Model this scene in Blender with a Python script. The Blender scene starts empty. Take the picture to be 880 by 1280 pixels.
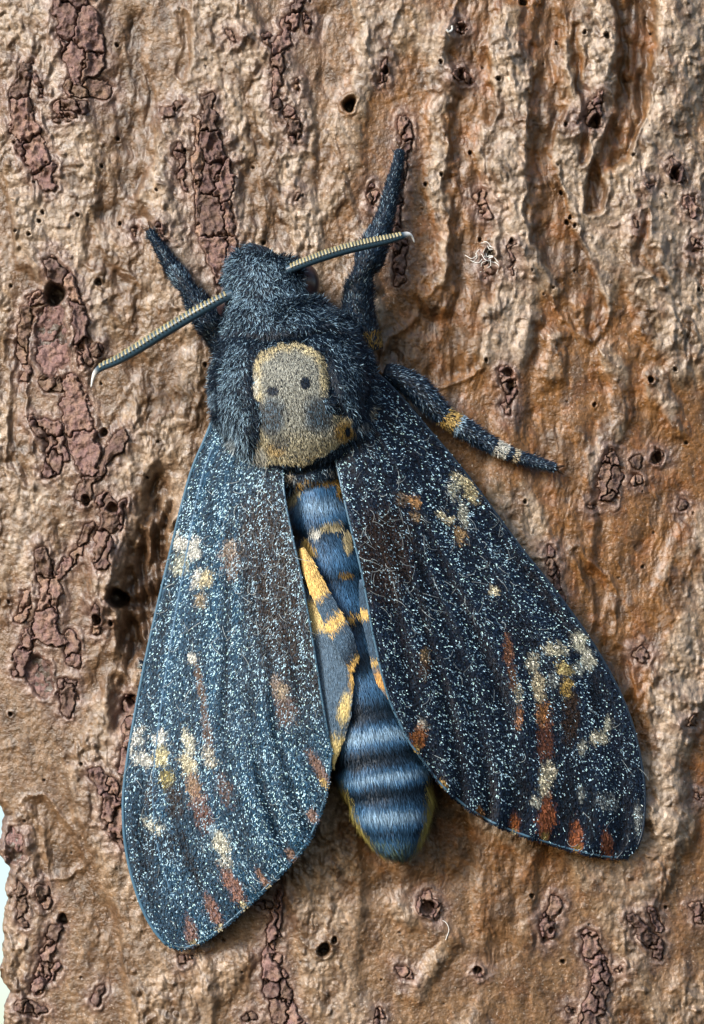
import bpy, math, random
import numpy as np
from mathutils import Vector, Matrix

random.seed(4)
rng = np.random.default_rng(11)
SC = bpy.context.scene
COL = SC.collection

# ------------------------------------------------------------------ frame, camera, light
S = 8.5e-5            # metres for one photo pixel at the bark
D = 4000.0            # camera distance in those pixels (0.34 m)
TILT = math.radians(12)   # the trunk leans a little, the camera looks slightly up
H0 = 1.4              # height of the moth above the ground
CA, SA = math.cos(TILT), math.sin(TILT)

def rot(v):
    x, y, z = v
    return (x, y * CA - z * SA, y * SA + z * CA)

cam_d = bpy.data.cameras.new('camera')
cam = bpy.data.objects.new('camera', cam_d)
COL.objects.link(cam)
cam_d.sensor_fit = 'VERTICAL'
cam_d.sensor_height = 36
cam_d.lens = 36 * D / 1280
cam_d.clip_start = 0.005
cam_d.clip_end = 200
p = rot((0, -D * S, 0))
cam.location = (p[0], p[1], p[2] + H0)
cam.rotation_euler = (math.radians(90) + TILT, 0, 0)
SC.camera = cam
SC.render.resolution_x, SC.render.resolution_y = 704, 1024

LDIR = Vector(rot(Vector((-0.66, -0.60, 0.52)).normalized()))   # towards the light
w = bpy.data.worlds.new('World')
SC.world = w
w.use_nodes = True
nt = w.node_tree
bg = nt.nodes['Background']
sky = nt.nodes.new('ShaderNodeTexSky')
sky.sky_type = 'NISHITA'
sky.sun_disc = False
sky.sun_elevation = math.asin(LDIR.z)
sky.sun_rotation = math.atan2(LDIR.x, LDIR.y)
nt.links.new(sky.outputs[0], bg.inputs[0])
bg.inputs[1].default_value = 0.15
sky.dust_density = 1.5
sun_d = bpy.data.lights.new('sun', 'SUN')
sun_d.energy = 3.5
sun_d.angle = math.radians(18)
sun_d.color = (1.0, 0.97, 0.93)
sun = bpy.data.objects.new('sun', sun_d)
COL.objects.link(sun)
sun.rotation_euler = LDIR.to_track_quat('Z', 'Y').to_euler()
sun.location = (0, -1, 3)
vs = SC.view_settings
vs.view_transform = 'Standard'
vs.look = 'None'
vs.exposure = 0.55
vs.gamma = 1

# ------------------------------------------------------------------ helpers
def curv(x):
    """the trunk's own roundness"""
    return -((x - 440.0) ** 2) / (2 * 2000.0)

def W(P, comp=True):
    """(N,3) of photo pixel x, pixel y, height above the bark plane -> world metres"""
    P = np.asarray(P, float)
    x, y, n = P[:, 0], P[:, 1], P[:, 2]
    k = 1 - n / D if comp else 1.0
    X = (x - 440) * k * S
    Z = (640 - y) * k * S
    Y = -n * S
    return np.stack([X, Y * CA - Z * SA, Y * SA + Z * CA + H0], 1)

def sm(a, b, x):
    t = np.clip((x - a) / (b - a), 0, 1)
    return t * t * (3 - 2 * t)

_perm = np.random.default_rng(5).permutation(4096)
_gr = np.random.default_rng(6).random(4096) * 2 * np.pi
_gx, _gy = np.cos(_gr), np.sin(_gr)
def perlin(x, y, seed=0):
    x = x + seed * 37.17; y = y + seed * 91.73
    xi = np.floor(x).astype(np.int64); yi = np.floor(y).astype(np.int64)
    fx = x - xi; fy = y - yi
    u = fx * fx * fx * (fx * (fx * 6 - 15) + 10); v = fy * fy * fy * (fy * (fy * 6 - 15) + 10)
    def g(ix, iy, dx, dy):
        h = _perm[(_perm[ix & 4095] + iy) & 4095]
        return _gx[h] * dx + _gy[h] * dy
    a = g(xi, yi, fx, fy); b = g(xi + 1, yi, fx - 1, fy)
    c = g(xi, yi + 1, fx, fy - 1); d = g(xi + 1, yi + 1, fx - 1, fy - 1)
    return 1.5 * ((a * (1 - u) + b * u) * (1 - v) + (c * (1 - u) + d * u) * v)

def fbm(x, y, seed=0, oct=3, gain=0.5):
    r = 0; a = 1
    for i in range(oct):
        r = r + a * perlin(x, y, seed + i * 3)
        x = x * 2.03; y = y * 2.03; a *= gain
    return r

def chain_sdf(X, Y, pts):
    """signed distance to a chain of (x, y, halfwidth)"""
    best = np.full(X.shape, 1e9)
    if len(pts) == 1:
        pts = [pts[0], (pts[0][0] + .1, pts[0][1], pts[0][2])]
    for (x0, y0, w0), (x1, y1, w1) in zip(pts[:-1], pts[1:]):
        dx, dy = x1 - x0, y1 - y0
        t = np.clip(((X - x0) * dx + (Y - y0) * dy) / (dx * dx + dy * dy), 0, 1)
        d = np.hypot(X - x0 - t * dx, Y - y0 - t * dy) - (w0 + t * (w1 - w0))
        best = np.minimum(best, d)
    return best

def inpoly(X, Y, poly):
    ins = np.zeros(X.shape, bool)
    n = len(poly)
    for i in range(n):
        x0, y0 = poly[i]; x1, y1 = poly[(i + 1) % n]
        c = ((y0 > Y) != (y1 > Y)) & (X < (x1 - x0) * (Y - y0) / ((y1 - y0) or 1e-9) + x0)
        ins ^= c
    return ins

def poly_sdf(X, Y, poly):
    d = chain_sdf(X, Y, [(a, b, 0) for a, b in poly] + [(poly[0][0], poly[0][1], 0)])
    return np.where(inpoly(X, Y, poly), -d, d)

def spline(pts, n):
    """Catmull-Rom through rows of numbers, n samples evenly by arc length of the first two"""
    P = np.asarray(pts, float)
    Q = np.vstack([2 * P[0] - P[1], P, 2 * P[-1] - P[-2]])
    out = []
    for i in range(1, len(Q) - 2):
        t = np.linspace(0, 1, 24, endpoint=False)[:, None]
        a, b, c, d = Q[i - 1], Q[i], Q[i + 1], Q[i + 2]
        out.append(.5 * (2 * b + (c - a) * t + (2 * a - 5 * b + 4 * c - d) * t ** 2 + (3 * b - a - 3 * c + d) * t ** 3))
    out.append(P[-1:])
    C = np.vstack(out)
    L = np.concatenate([[0], np.cumsum(np.hypot(*(np.diff(C[:, :2], axis=0).T)))])
    s = np.linspace(0, L[-1], n)
    return np.stack([np.interp(s, L, C[:, k]) for k in range(C.shape[1])], 1)

def make(name, V, F, mat, parent=None, col=None, smooth=True, kind=None, comp=True, label=None):
    """V pixel-space vertices, F (M,3) or (M,4) integer array; one mesh object"""
    me = bpy.data.meshes.new(name)
    V = W(V, comp)
    Fs = F if isinstance(F, list) else [F]
    me.vertices.add(len(V)); me.vertices.foreach_set('co', V.astype(np.float32).ravel())
    loops = np.concatenate([f.ravel() for f in Fs]); tot = np.concatenate([np.full(len(f), f.shape[1]) for f in Fs])
    start = np.concatenate([[0], np.cumsum(tot)[:-1]])
    me.loops.add(len(loops)); me.loops.foreach_set('vertex_index', loops.astype(np.int32))
    me.polygons.add(len(tot)); me.polygons.foreach_set('loop_start', start.astype(np.int32))
    me.polygons.foreach_set('use_smooth', np.full(len(tot), smooth))
    if col is not None:
        a = me.color_attributes.new('col', 'FLOAT_COLOR', 'POINT')
        c = np.ones((len(V), 4), np.float32); c[:, :3] = col
        a.data.foreach_set('color', c.ravel())
    me.update(calc_edges=True)
    me.materials.append(mat)
    o = bpy.data.objects.new(name, me)
    COL.objects.link(o)
    if parent is not None:
        o.parent = parent
        o.matrix_parent_inverse = Matrix.Translation(-parent.location)
    if kind: o['kind'] = kind
    if label: o['label'] = label
    return o

def gridF(nr, nc, wrap=False):
    r = np.arange(nr - 1)[:, None]; c = np.arange(nc if wrap else nc - 1)[None, :]
    c2 = (c + 1) % nc
    a = r * nc + c; b = r * nc + c2; d = (r + 1) * nc + c; e = (r + 1) * nc + c2
    return np.stack([a, d, e, b], -1).reshape(-1, 4)

def mat_attr(name, rough=0.5, spec=0.5, noise=None, bump=None, sheen=0.0, coat=0.0, flatcol=None):
    m = bpy.data.materials.new(name)
    m.use_nodes = True
    n = m.node_tree.nodes; l = m.node_tree.links
    b = n['Principled BSDF']
    b.inputs['Roughness'].default_value = rough
    b.inputs['Specular IOR Level'].default_value = spec
    b.inputs['Sheen Weight'].default_value = sheen
    b.inputs['Coat Weight'].default_value = coat
    if flatcol is None:
        at = n.new('ShaderNodeVertexColor'); at.layer_name = 'col'
        src = at.outputs[0]
    else:
        rg = n.new('ShaderNodeRGB'); rg.outputs[0].default_value = (*flatcol, 1); src = rg.outputs[0]
    tc = n.new('ShaderNodeTexCoord')
    if noise:
        scale, lo, hi, stretch = noise
        mp = n.new('ShaderNodeMapping'); mp.inputs['Scale'].default_value = (1, 1, stretch)
        l.new(tc.outputs['Object'], mp.inputs[0])
        nz = n.new('ShaderNodeTexNoise'); nz.inputs['Scale'].default_value = scale; nz.inputs['Detail'].default_value = 6
        nz.inputs['Roughness'].default_value = .65
        l.new(mp.outputs[0], nz.inputs['Vector'])
        mr = n.new('ShaderNodeMapRange'); mr.inputs[1].default_value = .3; mr.inputs[2].default_value = .7
        mr.inputs[3].default_value = lo; mr.inputs[4].default_value = hi
        l.new(nz.outputs[0], mr.inputs[0])
        mx = n.new('ShaderNodeMix'); mx.data_type = 'RGBA'; mx.blend_type = 'MULTIPLY'; mx.inputs[0].default_value = 1
        l.new(src, mx.inputs[6]); l.new(mr.outputs[0], mx.inputs[7]); src = mx.outputs[2]
    l.new(src, b.inputs['Base Color'])
    if bump:
        nz2 = n.new('ShaderNodeTexNoise'); nz2.inputs['Scale'].default_value = bump[0]; nz2.inputs['Detail'].default_value = 5
        nz2.inputs['Roughness'].default_value = .6
        l.new(tc.outputs['Object'], nz2.inputs['Vector'])
        bp = n.new('ShaderNodeBump'); bp.inputs['Strength'].default_value = bump[1]; bp.inputs['Distance'].default_value = bump[2]
        l.new(nz2.outputs[0], bp.inputs['Height']); l.new(bp.outputs[0], b.inputs['Normal'])
    return m

M_BARK = mat_attr('bark', .34, .65, noise=(1300, .52, 1.42, .55), bump=(1700, 1.0, 2.6e-4), coat=.2)
M_BARK.node_tree.nodes['Principled BSDF'].inputs['Coat Roughness'].default_value = .28
M_PLATE = mat_attr('bark_plate', .62, .3, noise=(1700, .65, 1.35, 1), bump=(2200, 1.0, 3e-4))
M_FUR = mat_attr('fur', .5, .28)
M_SCALE = mat_attr('wing_scale', .6, .2)
M_WING = mat_attr('wing_membrane', .55, .35, noise=(5200, .35, 1.7, 1), bump=(5000, .5, 1e-4))
M_HIND = mat_attr('hindwing_membrane', .5, .4, noise=(4200, .7, 1.3, 1), bump=(6000, .4, 1e-4))
M_SKIN = mat_attr('moth_cuticle', .6, .3, noise=(3000, .6, 1.4, 1))
M_ANT = mat_attr('antenna', .35, .5)
M_EYE = mat_attr('moth_eye', .3, .5, flatcol=(.035, .02, .022))
M_CLAW = mat_attr('claw', .3, .5, flatcol=(.05, .025, .012))
M_SILK = mat_attr('silk', .4, .5, flatcol=(.75, .76, .74))

# ------------------------------------------------------------------ bark surface
# hollows: chain of (x, y, halfwidth), depth, brown tone 0 orange .. 1 dark, edge softness
HOLLOWS = [
    ([(597, -40, 22), (592, 90, 26), (580, 190, 22), (590, 260, 28), (588, 340, 30), (560, 430, 45), (520, 450, 40)], 7, .35, 10),
    ([(682, -40, 14), (688, 90, 22), (676, 190, 22), (684, 250, 26), (705, 320, 30), (740, 400, 22)], 8, .38, 7),
    ([(722, 30, 6), (728, 150, 10), (735, 205, 6)], 5, .3, 6),
    ([(800, -40, 26), (796, 60, 27), (786, 130, 24), (762, 205, 17), (742, 250, 10)], 18, .5, 9),
    ([(540, 480, 30), (620, 480, 30), (690, 560, 40), (725, 650, 42), (750, 760, 45), (775, 860, 40), (800, 940, 20)], 5, .12, 22),
    ([(725, 690, 8), (750, 745, 12), (765, 800, 11), (790, 880, 10)], 4, .8, 7),
    ([(760, 480, 20), (840, 560, 26), (835, 660, 40), (800, 720, 30)], 4, .15, 18),
    ([(170, 20, 20), (160, 120, 34), (165, 200, 28), (140, 270, 22)], 8, .72, 16),
    ([(205, 590, 14), (190, 650, 26), (186, 720, 32), (176, 790, 32), (160, 860, 22), (140, 910, 10)], 40, 1.0, 30),  # groove beside the left wing; its dark tone partly paints the wing's shadow
    ([(315, 110, 10), (320, 180, 16), (330, 260, 24), (345, 300, 20)], 7, .45, 14),
    ([(110, 275, 8), (120, 330, 14), (150, 360, 22), (180, 470, 20), (190, 520, 14)], 8, .6, 16),
    ([(95, 1090, 14), (120, 1140, 24), (135, 1230, 20)], 5, .5, 18),
    ([(440, 1110, 20), (640, 1090, 26), (620, 1200, 30)], 4, .35, 24),
    ([(450, 1040, 30), (580, 1060, 30), (700, 1090, 20), (620, 1150, 40)], 3, .28, 26),
    ([(810, 270, 6), (806, 320, 10), (830, 350, 6)], 6, .5, 8),
    ([(15, 430, 8), (18, 520, 12), (30, 600, 10)], 6, .45, 12),
    ([(370, 30, 4), (410, 20, 12), (405, 110, 10)], 5, .3, 14),
    ([(790, 880, 14), (830, 780, 20), (870, 700, 20)], 3, .25, 20),
    ([(230, 20, 8), (225, 90, 10)], 5, .35, 12),
    ([(75, 870, 14), (110, 860, 20), (130, 830, 16)], 5, .3, 14),
    ([(40, 1010, 10), (70, 1050, 12), (85, 1085, 14)], 5, .5, 12),
    ([(470, 480, 20), (480, 420, 26), (520, 400, 30)], 4, .3, 20),
]
# raised lumps: chain, height, softness
LUMPS = [
    ([(640, 20, 12), (650, 130, 14), (640, 210, 18), (655, 280, 16), (662, 330, 12)], 10, 16),
    ([(705, 60, 6), (712, 160, 12)], 8, 12), ([(765, 10, 5), (755, 110, 8)], 8, 12),
    ([(845, -20, 14), (850, 120, 18), (800, 260, 16), (830, 420, 20)], 8, 22),
    ([(560, 40, 6), (548, 180, 10), (555, 300, 10), (548, 380, 8)], 9, 16),
    ([(130, 705, 20), (128, 745, 22)], 16, 22),
    ([(30, 250, 8), (40, 330, 6)], 8, 14), ([(700, 420, 8), (690, 470, 10)], 8, 12),
    ([(670, 400, 8), (650, 440, 8)], 7, 12), ([(770, 440, 10), (775, 520, 10), (745, 600, 6)], 7, 14),
    ([(820, 470, 8), (850, 540, 8)], 6, 12), ([(210, 150, 6), (190, 250, 10), (220, 320, 12)], 10, 18),
    ([(860, 880, 14), (840, 940, 12), (850, 1050, 14)], 10, 18),
    ([(812, 1010, 10), (835, 1035, 10)], 8, 10), ([(300, 1200, 8), (270, 1240, 10)], 8, 18),
    ([(500, 1130, 8), (560, 1180, 8), (520, 1240, 10)], 7, 16), ([(250, 450, 14), (225, 520, 14)], 8, 20),
    ([(460, 60, 10), (430, 160, 12), (420, 250, 14)], 7, 20), ([(330, 60, 6), (300, 40, 10)], 6, 16),
    ([(225, 640, 6), (180, 660, 4)], 8, 10),
]
# bore holes: x, y, radius, depth, rim
HOLES = [(145, 748, 13, 40, 4), (437, 130, 8.5, 34, 3), (65, 366, 15, 34, 0), (745, 150, 8, 26, 2), (576, 92, 6, 18, 3), (578, 34, 5, 14, 2),
         (635, 465, 6, 16, 3), (639, 482, 6, 16, 2), (826, 571, 8, 22, 2), (405, 1187, 8, 26, 3), (418, 1175, 4, 12, 2), (536, 1135, 9, 18, 5),
         (162, 877, 8, 26, 3), (119, 775, 6, 18, 4), (75, 1155, 7, 22, 0), (847, 214, 7, 14, 2), (482, 88, 4, 12, 3), (612, 316, 6, 12, 3),
         (121, 351, 5, 10, 0), (128, 540, 5, 14, 2), (106, 625, 6, 14, 3), (140, 635, 7, 18, 2), (640, 302, 4, 12, 1), (655, 1, 5, 12, 1),
         (738, 1080, 0.1, 1, 0), (705, 1205, 3, 10, 1), (690, 1165, 4, 14, 1), (598, 1214, 5, 12, 3), (780, 810, 0.1, 1, 0), (817, 473, 4, 14, 2), (760, 42, 4, 10, 2)]
_r = np.random.default_rng(21)
for i in range(130):
    _q = _r.random() ** 2.2
    HOLES.append((_r.uniform(0, 880), _r.uniform(0, 1280), 1.3 + 1.9 * _q, 3 + 7 * _q, 1.3 * _q))
for (hx, hy) in [(15, 285), (33, 290), (50, 262), (95, 266), (125, 205), (145, 170), (148, 277), (588, 190), (552, 218), (532, 230), (551, 78), (703, 239), (714, 270), (720, 280), (848, 460), (745, 505), (608, 450)]:
    HOLES.append((hx, hy, 2.6, 9, 1.4))
# scabs of dark flaking bark: chain, plate spacing, height, tint 0 purple .. 1 tan
SCABS = [
    ([(80, -20, 18), (95, 30, 30), (105, 70, 26), (95, 88, 14)], 30, 8, .1), ([(88, 108, 12), (128, 110, 12)], 22, 5, .7), ([(75, 130, 10), (100, 132, 8), (66, 146, 6)], 13, 6, .4),
    ([(28, 78, 8), (18, 120, 13), (32, 170, 19), (48, 205, 16), (58, 230, 9)], 27, 8, .15), ([(42, 92, 5), (50, 118, 3)], 12, 6, .3),
    ([(260, 124, 7), (262, 165, 11), (268, 195, 17), (272, 225, 20), (266, 262, 22), (272, 300, 22), (285, 340, 20)], 28, 9, .2), ([(247, 150, 4), (246, 220, 5), (250, 290, 5)], 18, 8, .5),
    ([(224, 182, 5), (226, 215, 6), (230, 238, 3)], 16, 6, .3), ([(210, 140, 8), (220, 132, 7)], 13, 5, .4),
    ([(378, -10, 5), (362, 30, 9), (350, 60, 9), (345, 110, 6), (346, 135, 5)], 20, 8, .25), ([(362, 140, 9), (368, 165, 9), (370, 176, 5)], 18, 7, .2), ([(333, 45, 5), (338, 55, 5)], 9, 6, .3), ([(370, 100, 3), (369, 112, 4)], 9, 5, .5), ([(383, 20, 4), (388, 42, 3)], 12, 6, .3),
    ([(505, 152, 9), (508, 172, 8), (499, 230, 5), (496, 272, 4), (500, 310, 9), (500, 350, 7)], 17, 7, .25), ([(466, 235, 5), (465, 255, 5)], 10, 4, .3),
    ([(62, 322, 9), (72, 345, 13), (88, 355, 8), (95, 380, 8), (100, 420, 9), (106, 450, 8)], 21, 9, .25), ([(60, 400, 21), (62, 440, 22), (58, 458, 14)], 40, 0, .05), ([(32, 388, 9), (25, 410, 8), (24, 440, 7), (28, 470, 6)], 16, 7, .5), ([(45, 372, 8), (35, 372, 6)], 13, 7, .5), ([(118, 435, 7), (122, 440, 6)], 12, 7, .3), ([(55, 478, 9), (72, 480, 7)], 15, 7, .5),
    ([(88, 480, 13), (93, 520, 19), (103, 560, 19), (108, 580, 14)], 52, 11, .3), ([(40, 528, 10), (62, 540, 14), (70, 570, 12), (58, 590, 9)], 20, 8, .25), ([(120, 590, 8), (140, 560, 10), (152, 545, 8)], 20, 8, .25), ([(130, 575, 6), (118, 600, 5)], 14, 7, .3),
    ([(102, 620, 10), (112, 600, 7)], 17, 8, .3), ([(130, 625, 11), (135, 640, 12), (128, 680, 12), (125, 705, 9)], 24, 9, .25), ([(108, 660, 6), (95, 690, 6), (70, 720, 5)], 17, 7, .4), ([(150, 630, 5), (146, 660, 4)], 14, 7, .3),
    ([(48, 690, 8), (62, 740, 14), (50, 790, 16), (70, 800, 10)], 26, 8, .3), ([(30, 800, 9), (20, 840, 10)], 16, 7, .3), ([(42, 840, 18), (50, 860, 14)], 40, 0, .0), ([(85, 800, 10), (88, 830, 8)], 15, 7, .4), ([(82, 860, 12), (80, 890, 9)], 24, 6, .2), ([(118, 765, 9), (120, 790, 6)], 14, 7, .3), ([(30, 745, 6), (20, 780, 5)], 13, 6, .5),
    ([(118, 970, 8), (135, 985, 13), (143, 1030, 14), (150, 1055, 9)], 23, 7, .3), ([(160, 880, 9), (160, 920, 8), (152, 960, 8)], 17, 8, .3),
    ([(14, 1052, 12), (16, 1075, 11)], 30, 0, .0), ([(52, 1130, 10), (48, 1115, 7)], 15, 6, .5), ([(22, 1110, 5), (24, 1160, 5)], 14, 6, .5), ([(60, 1190, 9), (65, 1165, 7), (42, 1240, 7), (65, 1215, 8)], 15, 7, .35), ([(22, 1265, 9), (50, 1268, 6)], 14, 5, .3), ([(118, 1255, 6), (122, 1240, 5)], 12, 5, .4),
    ([(348, 1118, 6), (346, 1150, 8), (338, 1180, 9), (342, 1220, 14), (352, 1260, 17), (365, 1285, 14)], 22, 8, .2), ([(325, 1130, 4), (340, 1138, 4)], 11, 6, .3), ([(318, 1270, 7), (310, 1275, 5)], 12, 6, .3),
    ([(535, 1130, 13), (545, 1140, 9)], 13, 4, .4), ([(502, 1212, 6), (510, 1220, 6)], 10, 5, .4), ([(598, 1216, 7)], 8, 5, .3), ([(475, 1268, 6), (472, 1280, 6)], 10, 5, .3), ([(230, 1200, 7)], 9, 5, .4),
    ([(697, 1128, 8), (687, 1155, 12), (686, 1178, 6)], 20, 6, .25), ([(737, 1175, 10), (745, 1200, 11), (755, 1222, 12), (745, 1260, 13), (735, 1285, 12)], 19, 7, .2), ([(775, 1216, 5)], 8, 5, .2), ([(795, 1150, 8), (808, 1175, 8), (828, 1185, 7), (826, 1200, 6)], 21, 7, .2), ([(818, 1142, 5), (826, 1165, 7)], 16, 7, .2), ([(876, 1140, 8), (882, 1150, 10)], 14, 7, .2), ([(715, 1265, 6)], 9, 5, .3),
    ([(767, 570, 9), (765, 595, 16), (762, 620, 10)], 17, 6, .3), ([(799, 577, 8)], 30, 4, .4), ([(799, 600, 9)], 12, 4, .4), ([(826, 570, 8)], 12, 3, .4), ([(742, 633, 5)], 9, 4, .5), ([(857, 630, 6)], 9, 4, .4),
    ([(748, 122, 8), (742, 150, 11)], 13, 7, .2), ([(722, 150, 4)], 9, 4, .1), ([(577, 34, 8)], 9, 5, .3), ([(575, 92, 9), (588, 98, 5)], 10, 5, .3), ([(482, 80, 6), (478, 100, 5)], 10, 4, .4), ([(598, 244, 7), (610, 270, 7)], 11, 5, .5), ([(640, 308, 4), (640, 340, 3)], 12, 4, .3), ([(612, 340, 7), (605, 328, 6)], 11, 5, .5), ([(633, 465, 8), (638, 490, 7), (634, 515, 5)], 13, 5, .3),
    ([(690, 690, 5), (694, 720, 6), (700, 745, 5)], 12, 5, .2), ([(803, 818, 11)], 30, 3, .35), ([(843, 200, 5), (852, 215, 9)], 12, 5, .15), ([(868, 250, 10), (872, 265, 6)], 13, 4, .2), ([(875, 300, 7)], 9, 4, .2), ([(816, 228, 5)], 12, 3, .3), ([(797, 275, 5)], 12, 3, .5), ([(290, 42, 6), (293, 50, 5)], 12, 4, .3), ([(165, 287, 6)], 12, 4, .4), ([(200, 285, 6), (205, 300, 5)], 9, 5, .3), ([(372, 245, 5)], 8, 3, .4), ([(870, 905, 9)], 12, 4, .5), ([(878, 1000, 6)], 9, 4, .5), ([(872, 310, 5)], 9, 4, .3), ([(235, 345, 5)], 9, 4, .3),
]

def edge_x(y):
    """left silhouette of the trunk"""
    e = -60 + 58 * sm(975, 1020, y)
    e = e + 9 * np.exp(-((y - 1095) / 14) ** 2) + 7 * np.exp(-((y - 1128) / 9) ** 2) + 8 * np.exp(-((y - 1250) / 13) ** 2) - 7 * np.exp(-((y - 1065) / 18) ** 2) - 5 * np.exp(-((y - 1225) / 12) ** 2)
    return e + 3 * perlin(y / 17, y * 0, 3) + 1.5 * perlin(y / 6, y * 0, 4)

C_TAN = np.array([.215, .145, .086]); C_GREY = np.array([.31, .245, .19]); C_ORG = np.array([.175, .082, .026])
C_BRN = np.array([.098, .054, .028]); C_DRK = np.array([.034, .019, .012]); C_PUR = np.array([.165, .10, .094]); C_PTAN = np.array([.24, .158, .108]); C_BRL = np.array([.135, .078, .040])

def mixc(a, b, t):
    t = np.asarray(t)[..., None]
    return a * (1 - t) + b * t

def bark(X, Y, scab=True, want_col=True):
    shp = X.shape
    X = X.ravel().astype(float); Y = Y.ravel().astype(float)
    wx = 13 * perlin(X / 48, Y / 75, 1) + 6 * perlin(X / 15, Y / 24, 2) + 2 * perlin(X / 6, Y / 9, 3)
    wy = 9 * perlin(X / 40, Y / 60, 7)
    Xw, Yw = X + wx, Y + wy
    big = perlin(X / 120, Y / 330, 12) + .5 * perlin(X / 55, Y / 140, 13)
    plat = sm(-.45, .35, big)                       # raised paler skin
    h = 7 * (sm(.2, .8, plat) - .5) + 3 * perlin(X / 200, Y / 300, 14)
    hv = perlin(X / 24, Y / 50, 16) + .5 * perlin(X / 10, Y / 20, 17)
    hol = np.zeros_like(X); tone = np.zeros_like(X)
    for pts, dep, tn, soft in HOLLOWS:
        d = chain_sdf(Xw, Yw, pts)
        m = 1 - sm(-soft, soft * .35, d)
        h -= dep * np.clip(m * (.72 + .55 * hv), 0, 1.1)
        m = np.clip(m * (.95 + .3 * hv), 0, 1)
        # little lip where the skin ends
        h += 2.2 * np.exp(-((d - soft * .35) / 3.5) ** 2) * (soft < 13)
        tone = np.where(m > hol, tone * (1 - m) + tn * m, tone)
        hol = np.maximum(hol, m)
    lump = np.zeros_like(X)
    for pts, hh, soft in LUMPS:
        d = chain_sdf(Xw, Yw, pts)
        m = 1 - sm(-soft * .5, soft, d)
        h += hh * m; lump = np.maximum(lump, m)
    calm = np.clip(np.maximum.reduce([1.1 * np.exp(-(((X - 640) / 130) ** 2 + ((Y - 560) / 110) ** 2)), np.exp(-(((X - 770) / 70) ** 2 + ((Y - 740) / 150) ** 2)),
                               .8 * np.exp(-(((X - 600) / 200) ** 2 + ((Y - 1100) / 70) ** 2)), .4 * np.exp(-(((X - 130) / 80) ** 2 + ((Y - 1160) / 110) ** 2)), .6 * np.exp(-(((X - 150) / 40) ** 2 + ((Y - 160) / 120) ** 2))]), 0, 1)
    plat = np.clip(plat * (1 - .55 * calm) + .6 * lump, 0, 1.3) * (1 - hol)
    # knobs and wrinkles of the raised skin
    amp = (.20 + .12 * (1 - sm(180, 420, X)) + .95 * np.clip(plat, 0, 1)) * (.55 + .75 * sm(-.35, .4, perlin(X / 75, Y / 110, 38))) * (1 - .55 * calm)
    k1 = perlin(Xw / 17, Yw / 26, 31); k2 = perlin(Xw / 8, Yw / 12.5, 32); k3 = perlin(X / 4.6, Y / 7, 33)
    r1 = 1 - np.abs(perlin(Xw / 22, Yw / 48, 34)) * 2
    r2 = 1 - np.abs(perlin(Xw / 9, Yw / 16, 35)) * 2
    h += amp * (2.9 * k1 + 1.9 * k2 + .9 * k3 + 1.5 * r1 * (plat > .1) - .8 * np.clip(r2, 0, 1) ** 3)
    # long fibres in the hollows
    fib = perlin(Xw / 3.2, Y / 38, 36) + .6 * perlin(Xw / 6.5, Y / 70, 37)
    h += 1.0 * fib * hol
    # pimples
    cell = perlin(X / 11, Y / 13, 41)
    h += 4.5 * sm(.42, .85, cell) * np.clip(plat, 0, 1)
    dots = np.zeros_like(X)
    for hx, hy, r, dep, rim in HOLES:
        idx = np.where((np.abs(X - hx) < 3.2 * r + 6) & (np.abs(Y - hy) < 3.2 * r + 6))[0]
        if not len(idx): continue
        dx, dy = X[idx] - hx, (Y[idx] - hy) / 1.12
        an = np.arctan2(dy, dx)
        d = np.hypot(dx, dy) / (1 + .10 * np.sin(2 * an + hx) + .07 * np.sin(3 * an + hy) + .18 * perlin(X[idx] / (r * .9 + 1), Y[idx] / (r * .9 + 1), 95))
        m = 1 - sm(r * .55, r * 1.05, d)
        h[idx] -= dep * m
        h[idx] += rim * np.exp(-((d - r * 1.28) / (r * .24 + .7)) ** 2)
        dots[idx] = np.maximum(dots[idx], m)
    sd = np.full(X.shape, 60.0)
    for pts, sp, hh, ti in SCABS:
        xs = [q[0] for q in pts]; ys = [q[1] for q in pts]
        idx = np.where((X > min(xs) - 62) & (X < max(xs) + 62) & (Y > min(ys) - 62) & (Y < max(ys) + 62))[0]
        if not len(idx): continue
        sd[idx] = np.minimum(sd[idx], scab_d(X[idx], Y[idx], pts))
    rimm = np.exp(-((sd - 4.5) / 3.2) ** 2)
    if scab:
        h += 2.6 * rimm * (.6 + .8 * perlin(X / 13, Y / 13, 51))
        h -= 7 * (1 - sm(-4, 1.0, sd))
    else:
        h += 1.0 * (sd < 0)
    hh_ = h + curv(X)
    if not want_col:
        return hh_.reshape(shp)
    cn = fbm(X / 60, Y / 110, 61, 3)
    side = sm(330, 560, X + 60 * perlin(X / 90, Y / 120, 68)) * (1 - .55 * sm(1040, 1160, Y))
    low = mixc(C_BRL * np.ones((len(X), 1)), C_ORG, side)
    skin = sm(.30, .62, plat + .34 * cn + .12 * k2 * 0 + .10 * perlin(X / 6, Y / 9, 69))
    c = mixc(low, C_TAN, skin)
    c = mixc(c, C_GREY, .75 * skin * sm(.35, .95, plat + .45 * fbm(X / 30, Y / 55, 62, 2)))
    left = 1 - sm(150, 520, X)
    c = mixc(c, np.array([.165, .105, .062]), .5 * left * (1 - .45 * np.clip(plat, 0, 1)))
    lowb = sm(1000, 1130, Y)
    c = mixc(c, np.array([.20, .125, .07]), .5 * lowb)
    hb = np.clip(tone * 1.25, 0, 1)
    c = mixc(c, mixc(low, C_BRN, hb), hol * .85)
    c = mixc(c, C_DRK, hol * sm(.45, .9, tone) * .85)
    st = fbm(Xw / 35, Yw / 60, 63, 3)
    c = mixc(c, C_BRN, .8 * sm(.10, .55, st))
    c = c * (1 + .16 * fib * hol)[:, None]
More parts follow.
